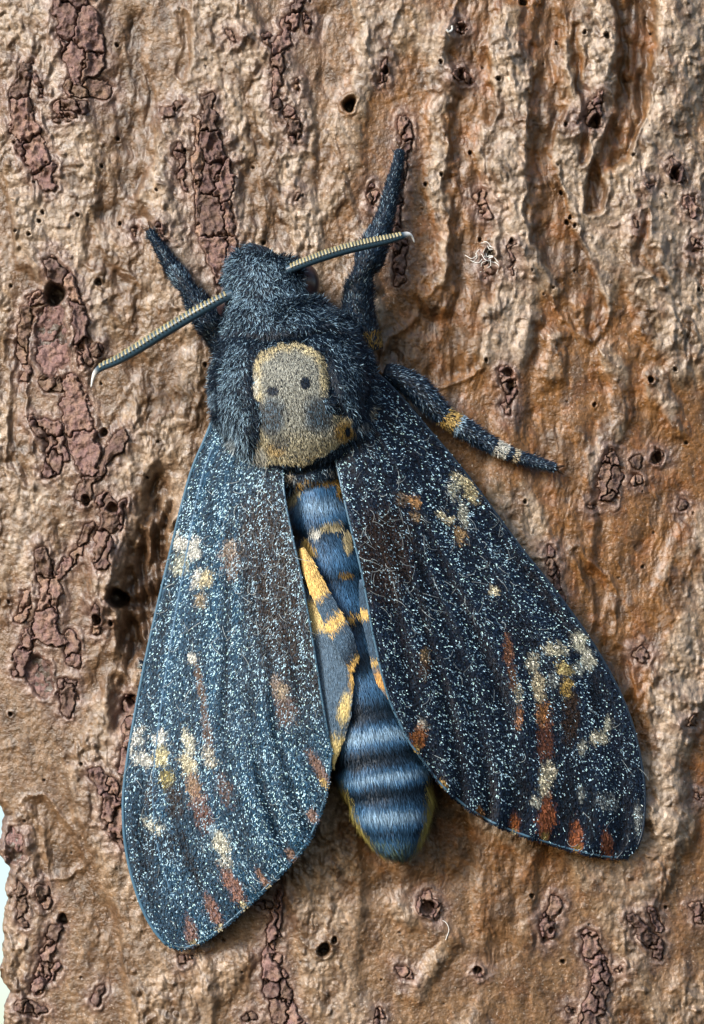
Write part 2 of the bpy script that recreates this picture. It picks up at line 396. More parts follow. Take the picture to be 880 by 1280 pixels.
    c = mixc(c, C_GREY * 1.12, .55 * sm(.15, .7, fbm(X / 16, Y / 26, 70, 3)) * np.clip(plat, 0, 1))
    c = mixc(c, np.array([.20, .075, .022]), .5 * side * sm(.1, .6, fbm(X / 28, Y / 40, 76, 3)) * (1 - .6 * np.clip(plat, 0, 1)))
    c = mixc(c, C_BRN * 1.05, .9 * (1 - sm(200, 460, X)) * sm(.02, .42, fbm(X / 34, Y / 50, 79, 3)) * (1 - .5 * np.clip(plat, 0, 1)))
    c = mixc(c, C_DRK * 1.4, .6 * sm(.35, .75, fbm(X / 20, Y / 42, 77, 3)))
    c = c * (1 + .28 * perlin(X / 5, Y / 7, 64) + .2 * perlin(X / 2.6, Y / 3.4, 78))[:, None]
    c = mixc(c, np.array([.36, .28, .21]), .35 * rimm * (sd > 0))
    c = mixc(c, C_PUR * .9, .6 * np.exp(-(np.clip(sd, 0, 99) / 12) ** 2))
    c = mixc(c, C_DRK * .8, .85 * (1 - sm(-5, -1.5, sd)))
    c = mixc(c, np.array([.018, .012, .01]), dots * .9)  # blackens small specks and paints the shade inside the bore holes
    sp = perlin(X / 2.3, Y / 2.6, 65)
    c = mixc(c, np.array([.03, .022, .02]), .75 * sm(.62, .8, sp) * sm(.05, .3, perlin(X / 40, Y / 40, 66)))
    sp = perlin(X / 2.4, Y / 2.4, 67)
    c = mixc(c, np.array([.62, .56, .48]), .6 * sm(.66, .8, sp) * (1 - hol))
    return hh_.reshape(shp), np.clip(c, .004, .9).reshape(shp + (3,))

def scab_d(X, Y, pts):
    wx = 5.5 * perlin(X / 13, Y / 15, 71) + 2.2 * perlin(X / 5, Y / 5, 72)
    wy = 5.5 * perlin(X / 14, Y / 15, 73) + 2.2 * perlin(X / 5, Y / 5, 74)
    return chain_sdf(X + wx, Y + wy, pts)

gx = np.concatenate([np.linspace(-330, -60, 30)[:-1], np.arange(-60, 905, 1.35), np.linspace(906, 1150, 50)])
gy = np.concatenate([np.linspace(-170, -16, 50)[:-1], np.arange(-16, 1297, 1.35), np.linspace(1298, 1450, 50)])
GX, GY = np.meshgrid(gx, gy)
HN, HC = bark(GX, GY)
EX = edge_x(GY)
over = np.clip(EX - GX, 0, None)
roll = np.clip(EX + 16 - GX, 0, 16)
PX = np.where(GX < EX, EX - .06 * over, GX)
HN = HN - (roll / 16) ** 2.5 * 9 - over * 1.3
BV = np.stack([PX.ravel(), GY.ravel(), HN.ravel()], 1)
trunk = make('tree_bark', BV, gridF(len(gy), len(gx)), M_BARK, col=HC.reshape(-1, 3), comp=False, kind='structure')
trunk['label'] = 'rough tan and orange brown tree bark with dark flaking scabs'
del BV, HN, HC, PX

# flakes of the scabs, each a piece of its own
nplate = 0
for si, (pts, sp, hgt, tint) in enumerate(SCABS):
    r_ = np.random.default_rng(100 + si)
    xs = [q[0] for q in pts]; ys = [q[1] for q in pts]; mw = max(q[2] for q in pts) + 9
    st = 1.0; sp *= 1.35; hgt *= .62
    ax = np.arange(min(xs) - mw, max(xs) + mw, st); ay = np.arange(min(ys) - mw, max(ys) + mw, st)
    X, Y = np.meshgrid(ax, ay)
    sd = scab_d(X, Y, pts)
    bx, by = np.meshgrid(np.arange(ax[0], ax[-1] + sp, sp * .86), np.arange(ay[0], ay[-1] + sp, sp * 1.2))
    bx = (bx + r_.uniform(-.42, .42, bx.shape) * sp).ravel(); by = (by + r_.uniform(-.42, .42, by.shape) * sp * 1.2).ravel()
    inside = scab_d(bx, by, pts) < sp * .3
    bx, by = bx[inside], by[inside]
    if not len(bx):
        bx, by = np.array([xs[0]]) * 1., np.array([ys[0]]) * 1.
    qx = X + 4.5 * perlin(X / 9, Y / 9, 81) + 1.6 * perlin(X / 3.5, Y / 3.5, 82); qy = (Y + 4.5 * perlin(X / 9, Y / 9, 83) + 1.6 * perlin(X / 3.5, Y / 3.5, 84)) 
    dd = np.hypot(qx[..., None] - bx, (qy[..., None] - by) / 1.25)
    order = np.argsort(dd, axis=2)[..., :2] if len(bx) > 1 else np.zeros(dd.shape[:2] + (1,), int)
    cid = order[..., 0]
    f1 = np.take_along_axis(dd, order[..., :1], 2)[..., 0]
    f2 = np.take_along_axis(dd, order[..., 1:2], 2)[..., 0] if len(bx) > 1 else f1 + 60
    crack = (f2 - f1) * .5
    ed = np.minimum(crack, -sd)                    # distance to the flake's own edge
    B = bark(X, Y, scab=False, want_col=False)
    kn = 2.4 * perlin(X / 12, Y / 13, 85) + 1.1 * perlin(X / 5, Y / 5.5, 86) + .5 * perlin(X / 2.4, Y / 2.6, 87)
    rid = 1.6 * (1 - 2 * np.abs(perlin(X / 15, Y / 15, 88)))
    cav = hgt == 0
    for k in range(len(bx)):
        hk = hgt * r_.uniform(.35, 1.05)
        tx, ty = r_.uniform(-.12, .12, 2)
        rimk = r_.uniform(-1.0, 2.0)
        prof = sm(-1.2, 1.9, ed)
        top = B + (hk - 6 if cav else hk) + tx * (X - bx[k]) + ty * (Y - by[k]) + kn + rid + rimk * np.exp(-((ed - 3.2) / 2.0) ** 2)
        z = top - (1 - prof) * 15
        msk = (cid == k) & (ed > -1.2)
        if msk.sum() < 45: continue
        keep = msk[:-1, :-1] | msk[1:, :-1] | msk[:-1, 1:] | msk[1:, 1:]
        z = np.where(msk, z, B - 15)
        fi, fj = np.where(keep)
        nc = X.shape[1]
        q = np.stack([fi * nc + fj, (fi + 1) * nc + fj, (fi + 1) * nc + fj + 1, fi * nc + fj + 1], 1)
        u, inv = np.unique(q, return_inverse=True)
        F = inv.reshape(q.shape)
        xv, yv, zv, ev = X.ravel()[u], Y.ravel()[u], z.ravel()[u], ed.ravel()[u]
        t_ = np.clip(tint + r_.uniform(-.18, .3), 0, 1)
        c = mixc(C_PUR * np.ones((len(u), 1)), C_PTAN, np.clip(t_ + .45 * fbm(xv / 11, yv / 12, 89, 2), 0, 1))
        c = c * (1 + .22 * perlin(xv / 4, yv / 4, 90) + .25 * perlin(xv / 1.9, yv / 1.9, 92))[:, None] * r_.uniform(.5, 1.25)
        c = mixc(c, np.array([.27, .20, .17]), .45 * np.exp(-((ev - 3.4) / 1.5) ** 2) * sm(-.1, .5, perlin(xv / 9, yv / 9, 91)))
        c = mixc(c, C_DRK * .7, .45 * (1 - sm(-1.0, .6, ev)))
        make('bark_plate', np.stack([xv, yv, zv], 1), F, M_PLATE, parent=trunk, col=np.clip(c, .004, .9), comp=False)
        nplate += 1
print('plates', nplate)

# ------------------------------------------------------------------ the moth
root = bpy.data.objects.new('hawk_moth', None)
COL.objects.link(root)
root.location = W(np.array([[400., 640., curv(400)]]))[0]
root['label'] = 'large dark blue hawk moth with a pale skull marking clinging to the bark'
root['category'] = 'moth'

NAVY = np.array([.007, .019, .040]); INK = np.array([.005, .009, .017]); STEEL = np.array([.12, .25, .39]); PALE = np.array([.37, .56, .74])
CREAM = np.array([.66, .58, .36]); YEL = np.array([.72, .50, .17]); OCH = np.array([.55, .35, .10]); WHT = np.array([.82, .84, .78]); BRN = np.array([.06, .032, .02]); RUST = np.array([.36, .12, .04])
MIDB = np.array([.055, .165, .34]); LTB = np.array([.30, .49, .70])

def nrm(v):
    return v / (np.linalg.norm(v, axis=1, keepdims=True) + 1e-9)

def blades(name, P, d, N, L, Wd, c0, c1, parent, lift=.25, curl=.3, mat=None, label=None):
    """one tapering flat hair for each root: pixel-space roots, directions, normals"""
    n = len(P)
    d = nrm(d); side = nrm(np.cross(d, N)); up = nrm(np.cross(side, d))
    L = np.broadcast_to(L, n)[:, None]; Wd = np.broadcast_to(Wd, n)[:, None]
    cu = (rng.normal(0, curl, n))[:, None]
    a = P - up * 1.0
    b = P + d * L * .5 + up * L * lift * .55 + side * L * cu * .18
    e = P + d * L * .97 + up * L * lift * .75 + side * L * cu * .6
    V = np.stack([a - side * Wd * .5, a + side * Wd * .5, b - side * Wd * .42, b + side * Wd * .42, e], 1).reshape(-1, 3)
    i = np.arange(n) * 5
    F4 = np.stack([i, i + 1, i + 3, i + 2], 1); F3 = np.stack([i + 2, i + 3, i + 4], 1)
    cm = c0 * .45 + c1 * .55
    C = np.stack([c0, c0, cm, cm, c1], 1).reshape(-1, 3)
    return make(name, V, [F4, F3], mat or M_FUR, parent=parent, col=np.clip(C, .003, .95), smooth=False, kind='stuff', label=label)

# --- body: one continuous loft from the head to the tip of the abdomen: x, y, half width, centre height, half height
BODY = [(338, 312, 6, 52, 8), (336, 315, 30, 54, 26), (334, 328, 44, 57, 37), (332, 350, 50, 60, 42), (332, 370, 51, 62, 44), (335, 388, 58, 66, 50), (341, 405, 70, 69, 57), (350, 430, 90, 72, 64), (358, 455, 99, 74, 68), (365, 480, 103, 75, 70),
        (371, 505, 101, 74, 68), (376, 530, 93, 71, 63), (380, 555, 80, 66, 56), (384, 575, 63, 61, 47), (389, 592, 46, 56, 38), (395, 612, 39, 53, 36), (403, 650, 41, 52, 38), (414, 700, 43, 52, 39), (426, 750, 45, 52, 40), (441, 810, 50, 52, 41),
        (456, 860, 55, 52, 42), (468, 910, 60, 50, 42), (478, 950, 61, 48, 41), (486, 985, 55, 46, 38), (492, 1020, 46, 43, 34), (497, 1048, 33, 40, 26), (500, 1065, 19, 37, 16), (501, 1074, 4, 35, 4)]
BC = spline(BODY, 400)
BL = np.concatenate([[0], np.cumsum(np.hypot(*(np.diff(BC[:, :2], axis=0).T)))])
BL /= BL[-1]
SEG = [604, 660, 722, 782, 838, 888, 945, 990]      # segment borders along the abdomen
# seams of the thorax fur
SEAMS = [([(272, 425, 0), (300, 418, 0), (330, 424, 0), (372, 421, 0), (410, 412, 0), (435, 420, 0)], 7), ([(316, 432, 0), (312, 480, 0), (322, 530, 0), (318, 580, 0)], 5),
         ([(404, 438, 0), (414, 480, 0), (425, 520, 0)], 6), ([(280, 430, 0), (268, 470, 0), (270, 520, 0)], 7), ([(446, 425, 0), (462, 470, 0), (455, 520, 0)], 7), ([(330, 588, 0), (375, 590, 0), (425, 572, 0), (445, 555, 0)], 7)]

def body_at(s, th):
    cx, cy, hw, cn, rz = (np.interp(s, BL, BC[:, k]) for k in range(5))
    e = .004
    tx = np.interp(s + e, BL, BC[:, 0]) - np.interp(s - e, BL, BC[:, 0]); ty = np.interp(s + e, BL, BC[:, 1]) - np.interp(s - e, BL, BC[:, 1])
    q = np.hypot(tx, ty); tx /= q; ty /= q
    g = np.ones_like(cy)
    for b in SEG:
        g -= (.05 if b < 800 else .03) * np.exp(-((cy - b) / 8.0) ** 2)
    px, py = -ty, tx                                # sideways: right in the picture is -p for th>0 -> flip
    x = cx - px * 0 + (-px) * -1 * 0
    x = cx + hw * g * np.sin(th) * abs(1) * (-px) ; y = cy + hw * g * np.sin(th) * (-py)
    n = cn + rz * g * np.cos(th)
    dip = np.zeros_like(x)
    if np.any(cy < 620):
        for ch, dp in SEAMS:
            dip += dp * np.exp(-(chain_sdf(x, y, ch) / 5.0) ** 2) * (np.cos(th) > 0)
    return np.stack([x, y, n - dip + curv(x)], 1)

def body_frame(s, th):
    P = body_at(s, th)
    a = body_at(s + .003, th) - body_at(s - .003, th)
    b = body_at(s, th + .02) - body_at(s, th - .02)
    N = nrm(np.cross(a, b))
    flip = ((N[:, 2] * np.cos(th) + N[:, 0] * np.sin(th)) < 0)[:, None]
    N = np.where(flip, -N, N)
    return P, nrm(a), N

ns, nth = 260, 64
ss = np.linspace(0, 1, ns); tt = np.linspace(-np.pi, np.pi, nth, endpoint=False)
SSg, TTg = np.meshgrid(ss, tt, indexing='ij')
BVs = body_at(SSg.ravel(), TTg.ravel())
body = make('body', BVs, gridF(ns, nth, True), M_SKIN, parent=root, col=np.tile(np.array([.008, .013, .022]), (len(BVs), 1)))

SKULL = [(318, 470), (320, 450), (332, 438), (352, 431), (376, 430), (395, 439), (406, 455), (411, 476), (408, 494), (402, 504), (409, 520), (424, 521), (438, 527), (441, 542), (428, 553), (408, 566), (385, 580), (362, 581), (342, 577), (328, 586), (318, 581), (322, 562), (327, 546), (330, 522), (325, 503), (319, 492)]

def pick(cond, a, b):
    return np.where(cond[:, None], a, b)

def blob(X, Y, x, y, rx, ry, ang=0):
    c, s_ = math.cos(math.radians(ang)), math.sin(math.radians(ang))
    dx, dy = X - x, Y - y
    return 1 - sm(.45, 1.15, np.hypot((dx * c + dy * s_) / rx, (-dx * s_ + dy * c) / ry))

def thorax_tone(X, Y):
    """pale colour and share of pale hairs"""
    n = len(X)
    pale = np.tile(np.array([.38, .60, .80]), (n, 1)) * 1.25; dark = np.tile(NAVY, (n, 1)) * .7; pf = np.full(n, .17)
    pf += .14 * perlin(X / 26, Y / 26, 5) + .16 * (1 - sm(300, 420, X))  # pale hairs thicken leftwards: the lit side is put into the colour
    for ch, dp in SEAMS:
        pf -= .34 * np.exp(-(chain_sdf(X, Y, ch) / 7) ** 2)
    d = poly_sdf(X + 3 * perlin(X / 9, Y / 9, 2), Y + 3 * perlin(X / 9, Y / 9, 3), SKULL)
    ins = d < 1.5
    rim = np.exp(-((d + 3) / 5.0) ** 2)
    base = mixc(np.tile(np.array([.46, .48, .43]), (n, 1)), CREAM * 1.35, np.clip(rim * 1.1, 0, 1))
    f = np.full(n, .84)
    cheek = .85 * np.maximum(blob(X + 5 * perlin(X / 5, Y / 14, 6), Y, 338, 522, 21, 30), blob(X + 5 * perlin(X / 5, Y / 14, 6), Y, 400, 517, 21, 28, 15))
    base = mixc(base, np.array([.13, .23, .34]), np.clip(cheek * 1.15, 0, 1)); f = f - .55 * np.clip(cheek * 1.1, 0, 1)
    jaw = sm(530, 556, Y)
    base = mixc(base, np.array([.58, .53, .36]), jaw * .75)
    base = mixc(base, OCH * 1.1, np.maximum(blob(X, Y, 430, 540, 15, 16), .6 * blob(X, Y, 345, 562, 15, 12)))
    low = blob(X, Y, 350, 553, 13, 11); base = mixc(base, np.array([.20, .21, .19]), low * .8); f -= .3 * low
    base = mixc(base, WHT, np.maximum(blob(X, Y, 323, 572, 12, 15), .8 * blob(X, Y, 320, 482, 5, 20)))
    base = mixc(base, CREAM * 1.1, .9 * np.maximum(blob(X, Y, 406, 470, 8, 26), blob(X, Y, 330, 444, 16, 8)))
    ey = np.maximum.reduce([blob(X, Y, 341, 489, 8.5, 6.5), blob(X, Y, 382, 479, 7.5, 8.5), .9 * blob(X, Y, 434, 540, 4, 8)])
    base = mixc(base, np.array([.012, .012, .014]), np.clip(ey * 1.6, 0, 1)); f = np.where(ey > .4, .12, f)
    pale = pick(ins, base, pale); pf = np.where(ins, f, pf)
    dark = pick(ins & (ey < .4), np.array([.05, .055, .06]), dark)
    for (x, y, rx, ry, c, k) in [(290, 562, 9, 18, WHT, 1), (323, 578, 12, 10, WHT, 1), (285, 545, 26, 26, PALE * 1.1, .55), (300, 575, 22, 14, PALE * 1.2, .6), (468, 518, 9, 12, YEL, .7), (455, 535, 10, 8, OCH, .5), (437, 585, 10, 10, OCH, .5), (362, 598, 10, 8, OCH, .7), (415, 592, 12, 6, OCH, .6), (265, 500, 6, 14, PALE, .6), (478, 500, 6, 10, YEL, .3)]:
        b = blob(X, Y, x, y, rx, ry) * k
        pale = mixc(pale, c, b); pf = np.maximum(pf, b * .9)
    return pale, dark, np.clip(pf, .05, .95)

def sample_body(n, s0, s1, tmax):
    s = rng.uniform(s0, s1, n * 3); th = rng.uniform(-tmax, tmax, n * 3)
    hw = np.interp(s, BL, BC[:, 2])
    k = rng.random(n * 3) < hw / 104
    return s[k][:n], th[k][:n]

s_th = np.interp(600, BC[:, 1], BL)
# thorax and head fur
s, th = sample_body(115000, .004, s_th, 1.75)
P, T, N = body_frame(s, th)
X, Y = P[:, 0], P[:, 1]
headw = 1 - sm(375, 420, Y)
sw = np.stack([.9 * perlin(X / 28, Y / 28, 9), .9 * perlin(X / 28, Y / 28, 10), np.zeros(len(X))], 1)
skd = (poly_sdf(X, Y, SKULL) < 3)[:, None]
dirs = T * 1.0 + sw * (.6 + .7 * headw[:, None]) * np.where(skd, .5, 1) + rng.normal(0, .42, P.shape) * np.where(skd, .6, 1)
onsk = poly_sdf(X, Y, SKULL) < 3
L = rng.uniform(5, 11.5, len(X)) * np.where(onsk, .62, 1.0) + 1.5 * headw
L = L * (1 + .9 * sm(.55, .9, np.abs(th)) * sm(505, 545, Y))
Q = P + nrm(dirs) * (L * .55)[:, None]
pale, dark, pf = thorax_tone(Q[:, 0], Q[:, 1])
isp = rng.random(len(X)) < pf
var = rng.uniform(.35, 1.15, len(X))[:, None]
c1 = pick(isp, pale * var, dark * rng.uniform(.5, 2.2, len(X))[:, None])
c0 = pick(isp, c1 * np.where(onsk, .8, .15)[:, None], dark)
for nm, k in (('head_fur', ~onsk & (Y < 400)), ('thorax_fur', ~onsk & (Y >= 400)), ('skull_patch_fur', onsk)):
    blades(nm, P[k], dirs[k], N[k], L[k], rng.uniform(.55, 1.0, k.sum()), c0[k], c1[k], body, lift=.34 if nm[0] != 's' else .2, label='pale cream fur patch shaped like a skull' if nm[0] == 's' else None)

# abdomen fur
s, th = sample_body(70000, s_th - .012, .997, 1.9)
P, T, N = body_frame(s, th)
X, Y = P[:, 0], P[:, 1]
cyv = np.interp(s, BL, BC[:, 1]) + 9 * (1 - np.cos(th)) * 0 - 6 * np.sin(th) + 3 * perlin(X / 14, Y / 14, 4)
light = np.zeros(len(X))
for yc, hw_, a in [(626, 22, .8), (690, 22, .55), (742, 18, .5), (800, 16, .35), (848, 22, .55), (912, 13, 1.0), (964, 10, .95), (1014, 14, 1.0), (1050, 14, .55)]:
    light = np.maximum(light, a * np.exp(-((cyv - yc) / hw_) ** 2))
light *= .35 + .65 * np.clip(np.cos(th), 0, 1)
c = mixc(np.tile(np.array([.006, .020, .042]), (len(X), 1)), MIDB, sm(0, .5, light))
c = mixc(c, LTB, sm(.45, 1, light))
c = c * rng.uniform(.45, 1.35, len(X))[:, None]
YM = np.zeros(len(X))
for (x, y, rx, ry, cc) in [(414, 652, 15, 9, CREAM * .75), (394, 660, 10, 9, WHT * .8), (383, 683, 11, 18, YEL), (432, 672, 8, 16, CREAM), (388, 722, 9, 22, YEL), (432, 712, 9, 5, OCH * .6), (365, 612, 9, 18, CREAM * .8), (424, 605, 8, 18, OCH * .9), (452, 765, 9, 7, YEL), (437, 765, 6, 8, OCH), (362, 598, 20, 9, OCH * .8), (398, 597, 26, 6, OCH * .45), (424, 596, 14, 9, OCH * .7)]:
    b = blob(X + 3 * perlin(X / 7, Y / 7, 8), Y, x, y, rx, ry)
    c = np.where((b > rng.uniform(.2, .7, len(X)))[:, None], cc * rng.uniform(.6, 1.15, len(X))[:, None], c)
edge = np.maximum(sm(.85, 1.25, th), sm(1.0, 1.4, -th)) * sm(955, 990, Y)
olive = np.array([.50, .43, .13])
c = np.where((edge > rng.random(len(X)) * .8)[:, None], olive * rng.uniform(.5, 1.2, len(X))[:, None], c)
tipm = sm(1035, 1060, Y) * .6
c = np.where((tipm > rng.random(len(X)))[:, None], np.array([.13, .20, .17]) * rng.uniform(.5, 1.3, len(X))[:, None], c)
up_ = 1 - sm(640, 860, Y)
dirs = T + rng.normal(0, .13, P.shape) + np.stack([.5 * perlin(X / 30, Y / 30, 19) * up_, 0 * X, 0 * X], 1)
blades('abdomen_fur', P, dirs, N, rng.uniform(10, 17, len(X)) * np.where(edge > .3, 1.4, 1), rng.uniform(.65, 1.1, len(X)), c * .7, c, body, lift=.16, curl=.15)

# eyes
def ball(name, c, r, mat, parent, sc=(1, 1, 1)):
    a = np.linspace(0, np.pi, 22); b = np.linspace(0, 2 * np.pi, 36, endpoint=False)
    A, B = np.meshgrid(a, b, indexing='ij')
    V = np.stack([c[0] + r * sc[0] * np.sin(A) * np.cos(B), c[1] + r * sc[1] * np.sin(A) * np.sin(B), c[2] + r * sc[2] * np.cos(A)], -1).reshape(-1, 3)
    return make(name, V, gridF(22, 36, True), mat, parent=parent)
ball('eye', (379, 354, 56 + curv(379)), 21, M_EYE, root, (1, 1.2, 1.1))
ball('eye', (287, 380, 54 + curv(287)), 17, M_EYE, root, (1, 1.2, 1.1))

# --- tubes
def tube(name, pts, mat, parent, cols, nseg=60, nr=14, flat=1.0, jit=0, label=None):
    """pts rows x, y, n, radius ; cols function(u)->(n,3)"""
    C = spline(pts, nseg)
    T = nrm(np.gradient(C[:, :3], axis=0))
    up = np.array([0, 0, 1.0])
    sd = nrm(np.cross(T, np.tile(up, (nseg, 1)))); u2 = np.cross(sd, T)
    a = np.linspace(0, 2 * np.pi, nr, endpoint=False)
    R = C[:, 3][:, None, None]
    V = C[:, None, :3] + R * (np.cos(a)[None, :, None] * sd[:, None] + flat * np.sin(a)[None, :, None] * u2[:, None])
    V = V.reshape(-1, 3)
    F = gridF(nseg, nr, True)
    cap = [np.arange(nr)[None, :], (np.arange(nr) + (nseg - 1) * nr)[None, ::-1]]
    u = np.linspace(0, 1, nseg)
    col = np.repeat(cols(u), nr, 0)
    o = make(name, V, [F] + cap, mat, parent=parent, col=col, label=label)
    return o, C, T, sd, u2

# --- antennae
def antenna(pts, combside, sgn):
    def cols(u):
        c = np.tile(np.array([.03, .065, .10]), (len(u), 1))
        return mixc(c, np.array([.72, .74, .74]), sm(.88, .93, u))
    o, C, T, sd, u2 = tube('antenna', pts, M_ANT, root, cols, nseg=120, nr=16, flat=.9)
    # comb: rows of small pale ridges along the upper side
    m = 42
    Cs = spline(pts, m * 3)
    Vs, Fs, Cc = [], [], []
    Tt = nrm(np.gradient(Cs[:, :3], axis=0)); S2 = nrm(np.cross(Tt, np.tile(np.array([0, 0, 1.]), (len(Cs), 1)))); U2 = np.cross(S2, Tt)
    base = 0
    for i in range(2, m - 5):
        c = Cs[i * 3]; t = Tt[i * 3]; sv = S2[i * 3] * sgn; uv = U2[i * 3]
        r = c[3]; wl = 1.5
        ang = np.radians(np.array([-25, 5, 32, 58, 80]))
        ring = []
        for kk, rr in ((-1, .98), (-.55, 1.22), (.55, 1.22), (1, .98)):
            for a in ang:
                ring.append(c[:3] + t * wl * kk + (sv * np.cos(a) + uv * np.sin(a)) * r * rr)
        ring = np.array(ring)
        Vs.append(ring)
        for a in range(3):
            for b in range(4):
                q = base + a * 5 + b
                Fs.append((q, q + 1, q + 6, q + 5))
        base += 20
        cc = np.array([.30, .27, .15]) * random.uniform(.7, 1.15)
        Cc.append(np.tile(cc, (20, 1)))
    cmb = make('comb', np.vstack(Vs), np.array(Fs), M_ANT, parent=o, col=np.vstack(Cc), kind='stuff')
    return o

cz = lambda x, h: h + float(curv(x))
antenna([(292, 366, cz(292, 88), 5.5), (270, 377, cz(270, 88), 6.4), (240, 394, cz(240, 84), 7), (205, 415, cz(205, 76), 7.2), (170, 437, cz(170, 66), 6.8), (145, 451, cz(145, 57), 5.8), (129, 458, cz(129, 51), 5), (120, 465, cz(120, 47), 3.6), (116, 474, cz(116, 44), 2), (114, 484, cz(114, 42), .8)], 1, -1 if True else 1)
antenna([(358, 338, cz(358, 92), 5.2), (380, 329, cz(380, 94), 6), (405, 320, cz(405, 94), 6.4), (435, 311, cz(435, 92), 6.6), (465, 304, cz(465, 90), 6.4), (488, 299, cz(488, 88), 5.6), (502, 295, cz(502, 86), 4.6), (510, 293, cz(510, 84), 3.2), (515, 296, cz(515, 82), 1.6), (518, 303, cz(518, 80), .7)], 1, 1)

# --- legs
def leg(pts, nh, bands, label=None, claws=True, hl=(4, 7.5), spread=.25):
    o, C, T, sd, u2 = tube('leg', [(x, y, cz(x, h), r) for x, y, h, r in pts], M_SKIN, root, lambda u: np.tile(np.array([.010, .016, .026]), (len(u), 1)), nseg=90, nr=14, label=label)
    i = rng.integers(0, 88, nh); fr = rng.random(nh)[:, None]
    a = rng.uniform(-.6, np.pi + .6, nh)
    c = C[i] * (1 - fr) + C[i + 1] * fr; t = T[i]
    nn = np.cos(a)[:, None] * sd[i] + np.sin(a)[:, None] * u2[i]
    P = c[:, :3] + nn * c[:, 3:4]
    u = (i + fr[:, 0]) / 89
    isp = rng.random(nh) < .13 + .1 * perlin(P[:, 0] / 12, P[:, 1] / 12, 3)
    col = pick(isp, PALE * rng.uniform(.25, .95, nh)[:, None], np.tile(NAVY, (nh, 1)) * rng.uniform(.5, 2.5, nh)[:, None])
    for (u0, u1, cc, dens) in bands:
        k = (u > u0) & (u < u1) & (rng.random(nh) < dens)
        col[k] = cc * rng.uniform(.6, 1.1, k.sum())[:, None]
    Ls = rng.uniform(*hl, nh) * (.45 + .55 * np.clip(c[:, 3] / 14, 0, 1.2))
    blades('leg_fur', P, t + rng.normal(0, spread, P.shape) + nn * .25, nn, Ls, rng.uniform(.75, 1.3, nh), col * .6, col, o, lift=.25)
    # short spines
    m = 26
    i = rng.integers(40, 88, m); a = rng.choice([-.2, .1, 2.9, 3.3], m)
    nn = np.cos(a)[:, None] * sd[i] + np.sin(a)[:, None] * u2[i]
    blades('spines', C[i, :3] + nn * C[i, 3:4], T[i] + nn * .9, u2[i], rng.uniform(6, 10, m), 1.2, np.tile(INK, (m, 1)), np.tile(INK, (m, 1)), o, lift=0)
    if claws:
        e = C[-1, :3]; t = T[-1]; s_ = sd[-1]
        for k in (-1, 1):
            q = [e, e + t * 5 + s_ * k * 3.5 + np.array([0, 0, 1.]), e + t * 9 + s_ * k * 5 + np.array([0, 0, -3]), e + t * 9.5 + s_ * k * 6 + np.array([0, 0, -11.])]
            tube('claw', [(*v, r) for v, r in zip(q, (2.0, 1.7, 1.2, .4))], M_CLAW, o, lambda u: np.zeros((len(u), 3)), nseg=14, nr=8)
    return o

leg([(285, 440, 42, 17), (268, 412, 42, 18), (254, 392, 40, 17), (245, 376, 37, 15), (236, 363, 34, 10), (226, 348, 30, 11.5), (214, 332, 25, 9), (203, 314, 21, 7.5), (194, 300, 17, 5.5), (186, 288, 14, 4)], 5200, [(.55, .68, PALE, .35)])
leg([(462, 440, 44, 17), (455, 415, 44, 18), (448, 388, 44, 19.5), (449, 360, 44, 18), (454, 341, 43, 12.5), (460, 328, 41, 18.5), (466, 310, 38, 18), (476, 288, 32, 13), (485, 260, 26, 10), (491, 232, 22, 8.5), (497, 208, 20, 6.5), (500, 187, 16, 5)], 8200, [(0, .08, OCH, .7)])
leg([(480, 466, 44, 12), (500, 473, 42, 14), (524, 488, 38, 16), (545, 510, 32, 14), (557, 521, 28, 12), (580, 535, 24, 12), (605, 551, 20, 10.5), (625, 562, 18, 9), (645, 570, 16, 7.5), (670, 578, 14, 6.5), (695, 585, 12, 5)], 6500, [(.36, .45, YEL, .85), (.44, .47, PALE, .8), (.665, .735, WHT, .85), (.765, .80, np.array([.7, .62, .45]), .75)])
leg([(196, 838, 10, 5), (184, 834, 9, 4.5), (174, 832, 7, 3)], 260, [(.7, 1, WHT, .5)], claws=False, hl=(4, 7))

# --- wings
def coons(A, B, Cc, Dd, nu, nv):
    """A, B: base->margin edges (costa, inner); Cc, Dd: base edge and outer edge from costa to inner"""
    u = np.linspace(0, 1, nu)[:, None, None]; v = np.linspace(0, 1, nv)[None, :, None]
    a, b = spline(A, nu)[:, None], spline(B, nu)[:, None]
    c, d = spline(Cc, nv)[None], spline(Dd, nv)[None]
    return (1 - v) * a + v * b + (1 - u) * c + u * d - ((1 - u) * (1 - v) * a[:1] + (1 - u) * v * b[:1] + u * (1 - v) * a[-1:] + u * v * b[-1:])

